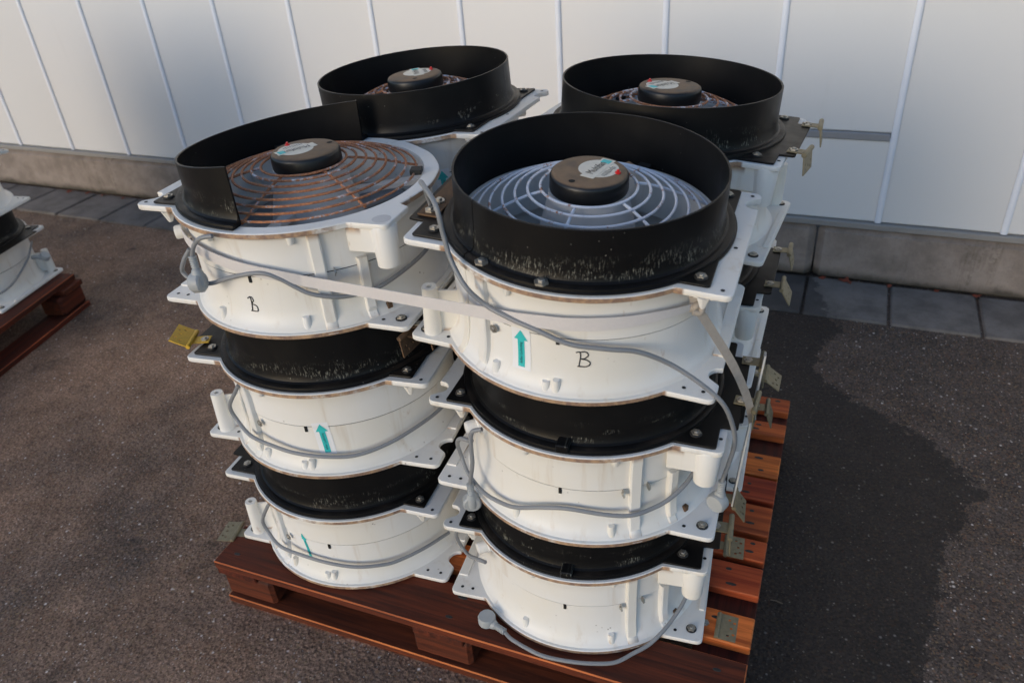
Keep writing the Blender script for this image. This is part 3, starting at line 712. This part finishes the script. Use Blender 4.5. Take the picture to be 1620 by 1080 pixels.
X['D'] = make_fan('top fan of the back right stack with two hinges at its right', (.258, .247, fan_z(2)), R(-4), (R(3.6), R(2.1)), 1, True, rust='wire_mid', cap_rot=161)
X['D1'] = make_fan('middle fan of the back right stack beside the dark damp ground', (.250, .250, fan_z(1)), R(0), (0, 0), 1)
X['D2'] = make_fan('bottom fan of the back right stack beside the far deck boards', (.250, .255, fan_z(0)), R(2), (0, 0), 1)
c2 = Vector((-2.487, .359, 0))
G2 = 'blurred fans on the other pallet'
for i, lb in enumerate(('lowest blurred fan on the pallet at the left edge', 'second blurred fan up on the pallet at the left edge', 'uppermost blurred fan on the left-edge pallet, only its ear in view')):
    X['E%d' % i] = make_fan(lb, (c2.x+.004*i, c2.y-.012*i, fan_z(i)), R(10.7-2*i), (0, 0), 1 if i != 1 else 2, group=G2)

for i in range(3):  # unseen stack, added for the shadow it throws on the left wall panels
    X['F%d' % i] = make_fan(('lowest', 'middle', 'top')[i]+' fan of the unseen stack added beyond the left edge, beside the blurred fans', (-3.022+.003*i, .258, fan_z(i)), R(11+i), (0, 0), 2, i == 2, group=G2)
# ---- hinges (local x+ side of each fan)
hinge(X['D'], 'hinge', .300, -.085, HT+.010, 0, 82, -6); hinge(X['D'], 'hinge', .300, .105, HT+.010, 0, 78, 4)
hinge(X['D1'], 'hinge', .300, -.07, HT+.010, 0, 60, 0); hinge(X['D1'], 'hinge', .300, .10, HT+.010, 0, 75, 0)
hinge(X['D1'], 'hinge', .292, -.10, -.003, 0, 35, 0)
hinge(X['D2'], 'hinge', .300, -.10, HT+.010, 0, 70, 0)
hinge(X['A1'], 'hinge', .303, -.03, HT+.010, 0, 88, -4); hinge(X['A1'], 'hinge', .303, .10, HT+.010, 0, 80, 0)
hinge(X['A1'], 'hinge', .292, -.125, -.004, 0, 86, 3)
hinge(X['A2'], 'hinge', .294, -.120, -.0005, 0, 4, -3); hinge(X['A2'], 'hinge', .300, .03, HT+.010, 0, 55, 0)
hinge(X['A2'], 'hinge', .294, .10, -.0005, 0, 3, 0)
hinge(X['A'], 'hinge_rust', .285, .150, -.004, 0, 100, -8)
hinge(X['B'], 'hinge_rust', .292, -.130, -.004, 0, 84, 12)
hinge(X['B1'], 'hinge_yellow', .276, .124, HT+.013, 0, -30, 18).scale = (1, 1.05, 1)
hinge(X['B2'], 'hinge', .292, .165, .000, 0, 4, 8)
# rust-brown hinge plate with bolts on top of fan A's collar, left side
o = MB().box((.252, .02, HT+.0075), (.036, .16, .004)).build('hinge_plate', 'hinge_rust', X['A'])
for y in (-.03, .05, .085): inst(get('bolt', bolt_mesh), 'bolt', 'steel', o, (.252, y, HT+.0095)).scale = (1.2, 1.2, 1.6)
for d in (64, 90): inst(get('bolt', bolt_mesh), 'bolt', 'steel', X['A'], pol(.2385, d, HT+.010)).scale = (1.3, 1.3, 1.6)
# galvanised bar standing at the right of fan A1
MB().box((.292, -.005, .05), (.004, .040, .30), mat=Matrix.Translation((.296, .03, .10)) @ Matrix.Rotation(R(4), 4, 'Y') @ Matrix.Rotation(R(-22), 4, 'X')).build('metal_bar', 'bar', X['A1'])

# ---- power cords, in each fan's own frame; t2 turns a front-view angle for half-turned fans
def arc(seq, *a): return [pol(r, d, z) for d, z, r in seq]
cord(X['A'], arc([(10, .14, .262), (20, .25, .27), (35, .300, .275), (50, .297, .275), (53, .250, .272), (56, .213, .270), (62.8, .178, .267), (69, .150, .252), (78, .141, .248), (89, .132, .2475), (101, .115, .2475), (114, .107, .2475), (126, .0945, .249), (138, .062, .262), (145, .032, .300), (149, .000, .328), (153, -.055, .338), (156, -.105, .338), (156, -.15, .335), (155, -.195, .332)]), plug=(pol(.332, 155, -.195), (-.02, .03, -1), 60))
cord(X['A1'], arc([(-130, .150, .262), (-134, .150, .276), (-142, .110, .274), (-144, .070, .268), (-138, .045, .264), (-127, .036, .258), (-117, .038, .252), (-108, .048, .250), (-96, .070, .247), (-85, .079, .245), (-69.5, .071, .247), (-59.4, .068, .252), (-49.7, .071, .250), (-42.8, .081, .252), (-35, .097, .252), (-27, .117, .249), (-15, .135, .246), (0, .14, .244)]))
cord(X['A1'], arc([(-124, .194, .256), (-127.5, .182, .268), (-128, .150, .271), (-127.8, .113, .272), (-130, .075, .272), (-132, .045, .272)]), plug=(pol(.272, -132, .045), (.02, -.02, -1), 200))
cord(X['A2'], arc([(-130, .150, .260), (-136, .140, .268), (-145, .110, .272), (-150, .115, .282), (-149, .155, .290), (-146, .19, .285)]))
cord(X['A2'], [(-.122, -.247, .0055), (-.104, -.259, .0055), (-.065, -.273, .0055), (-.029, -.281, .0055), (.021, -.280, .0055), (.068, -.273, .0055), (.109, -.260, .006), (.140, -.236, .012), *arc([(-52, .020, .272), (-45, .034, .268), (-37.9, .045, .262), (-30, .064, .258), (-23, .090, .253), (-14, .125, .248)])], plug=((-.122, -.247, .0075), (-.047, .019, .0), 0))
cord(X['B'], arc([(-95, .200, .262), (-100, .195, .268), (-105, .178, .268), (-108, .155, .270)]), plug=(pol(.270, -108, .155), (.10, -.12, -1), 120))
cord(X['B'], arc([(-112, .160, .262), (-115.5, .137, .272), (-118, .112, .276), (-113, .098, .268), (-107.6, .0945, .254), (-96.3, .113, .248), (-85.6, .126, .2465), (-78.9, .127, .2465), (-73.3, .115, .2445), (-68, .098, .2445), (-62.7, .084, .2475), (-55, .072, .2485), (-46.8, .065, .2465), (-36, .066, .249), (-25.3, .073, .247), (-10.7, .082, .245), (2, .089, .244)]))
cord(X['B1'], arc([(63, .185, .247), (59.8, .165, .252), (53, .12, .262), (54.5, .088, .258), (65.2, .070, .256), (78.9, .063, .250), (90, .056, .248), (103, .051, .248), (117, .047, .249), (131, .053, .248), (145, .061, .247), (163, .065, .247), (178, .07, .247)]))
cord(X['B2'], arc([(63, .190, .247), (59.8, .17, .252), (53, .115, .262), (54.5, .083, .259), (65.2, .071, .256), (80.6, .073, .2475), (95, .069, .246), (109, .061, .247), (121, .057, .248), (130, .055, .248), (145, .057, .248), (162, .050, .249)]))
cord(X['C'], arc([(84, .08, .244), (109, .06, .246), (134, .07, .246), (159, .075, .247), (189, .09, .245)]))
for k, (tp, rr) in {'E0': (1, 10.7), 'E1': (2, 8.7)}.items():
    cord(X[k], arc([(d+(180 if tp == 2 else 0)-rr, z, r) for d, z, r in [(-60, .07, .248), (-35, .05, .254), (-10, .06, .262), (15, .12, .268), (35, .16, .262)]]), plug=(pol(.268, 22+(180 if tp == 2 else 0)-rr, .12), pol(1, 60, -.4), 30))

# ---- lashing strap round the top tier
def onfan(k, ang, z, r):
    bpy.context.view_layer.update(); return X[k].matrix_world @ pol(r, ang, z)
bpy.context.view_layer.update()
def wpt(k, ang, z, r): l = X[k].matrix_world.translation; return Vector((l.x+r*math.cos(R(ang)), l.y+r*math.sin(R(ang)), l.z+z))
strap = empty('lashing_strap', (-.05, -.45, 0)); tag(strap, 'white woven lashing strap stretched around the two front top fans', 'strap')
pts, nr, wv = [], [], []
seqB = [(178, .155), (205, .155), (-142, .155), (-130, .154), (-118, .152), (-106, .147), (-94, .139), (-84, .131), (-74, .122), (-64, .108)]
seqA = [(70, .132), (79, .140), (89, .147), (100, .150), (111, .152), (122, .153), (133, .153), (142, .150), (150, .146)]
for a, z in seqB: pts.append(onfan('B', a, z, .2448)); nr.append(X['B'].matrix_world.to_3x3() @ pol(1, a, 0)); wv.append(Vector((0, 0, .0215)))
for a, z in seqA: pts.append(onfan('A', a, z, .2455)); nr.append(X['A'].matrix_world.to_3x3() @ pol(1, a, 0)); wv.append(Vector((0, 0, .0225 if a < 115 else .0225-.013*(a-115)/35)))
P3 = spline(pts[:10], 6) + [pts[9].lerp(pts[10], i/6) for i in range(1, 6)] + spline(pts[10:], 6)
N3 = [v for i in range(9) for v in [nr[i].lerp(nr[i+1], k/6).normalized() for k in range(6)]] + [nr[9]] + [nr[9].lerp(nr[10], i/6).normalized() for i in range(1, 6)] + [v for i in range(10, 18) for v in [nr[i].lerp(nr[i+1], k/6).normalized() for k in range(6)]] + [nr[18]]
W3 = [v for i in range(9) for v in [wv[i]]*6] + [wv[9]] + [wv[9]]*5 + [v for i in range(10, 18) for v in [wv[i].lerp(wv[i+1], k/6) for k in range(6)]] + [wv[18]]
off = strap.location
MB().ribbon([p-off for p in P3], N3, W3, .0012).build('band', 'strap', strap, 60)
kn = pts[-1]-off
kb = MB().tube(spline([kn+Vector((-.008, -.004, -.006)), kn+Vector((0, -.010, .003)), kn+Vector((.008, -.002, .006)), kn+Vector((.008, -.006, -.008)), kn+Vector((-.004, -.010, -.007))], 6), .0055, 8).build('knot', 'strap_dirty', strap, 60)
# tails of the strap: one tucked up to the corner, one down beside the hinges
tl = [kn+Vector((.002, -.008, 0)), kn+Vector((.028, .012, -.055)), kn+Vector((.060, .035, -.125)), kn+Vector((.085, .060, -.20)), kn+Vector((.098, .085, -.27))]
tp_ = spline(tl, 8); MB().ribbon(tp_, [Vector((.75, -.65, .2)).normalized().lerp(Vector((.2, -1, .1)).normalized(), math.sin(i*.35)*.5+.5).normalized() for i in range(len(tp_))], [Vector((.010, .010, .004))]*len(tp_), .002).build('strap_tail', 'strap_dirty', strap, 60)
tu = spline([kn+Vector((-.002, -.004, .002)), kn+Vector((-.006, -.002, .022)), kn+Vector((-.020, .006, .046))], 6)
MB().ribbon(tu, [Vector((0, -1, .2)).normalized()]*len(tu), [Vector((.014, .004, .004))]*len(tu), .0025).build('strap_tail', 'strap_dirty', strap, 60)
MB().lathe([(.0001, .012), (.007, .010), (.012, .002), (.013, -.006), (.008, -.012), (.0001, -.012)], 10, center=kn+Vector((-.028, .006, .048))).build('strap_wad', 'strap', strap, 60)

# ------------------------------------------------------------------ small things at the foot of the wall
def leafm(seed):
    rnd = random.Random(seed); mb = MB(); n = 9
    ring = [(.5*math.cos(2*PI*i/n)*rnd.uniform(.7, 1.15), .36*math.sin(2*PI*i/n)*rnd.uniform(.7, 1.15), rnd.uniform(-.08, .18)) for i in range(n)]
    mb.v = [(0, 0, .05)] + ring + [(0, 0, .03)] + [(a, c, d-.02) for a, c, d in ring]
    for i in range(n): j = (i+1) % n; mb.f += [(0, 1+i, 1+j), (n+1, n+2+j, n+2+i), (1+i, n+2+i, n+2+j, 1+j)]
    return mb.mesh('dead_leaf')
LEAVES = ['small red leaf at the plinth foot, nearest the damp patch', 'largest red leaf at the plinth foot right of the stacks', 'red leaf touching the largest leaf on its right', 'tiny red leaf at the plinth foot between two slab joints', 'tiniest red leaf below the stained plinth', 'dried red leaf at the plinth foot, farthest right',
          'blurred red leaf at the plinth foot, farthest left', 'blurred red leaf on the left slabs, third from the left', 'blurred red leaf on the left slabs, nearest the stacks', 'blurred red leaf on the left slabs, second from the left']
for i, (x, y, s_) in enumerate([(.625, -.035, .03), (.70, -.030, .045), (.72, -.04, .03), (.86, -.038, .022), (1.02, -.035, .02), (1.15, -.034, .035), (-3.35, -.05, .04), (-3.1, -.045, .035), (-2.95, -.05, .03), (-3.22, -.04, .03)]):
    o = inst(leafm(i), 'dead_leaf', 'leaf'); p = wall_pt(x, y, .0145); o.location = p; o.scale = (s_, s_, s_); o.rotation_euler = (random.uniform(-.2, .2), random.uniform(-.2, .2), random.uniform(0, 6))
    tag(o, LEAVES[i], 'leaf', 'dried leaves along the plinth')
tw = MB().tube([(0, 0, .003), (.012, .001, .004), (.027, -.002, .003)], .0016, 6).build('dry_twig', 'twig'); tw.location = (.625, -.09, 0)
tag(tw, 'short pale twig on the damp asphalt beside the pallet', 'twig')
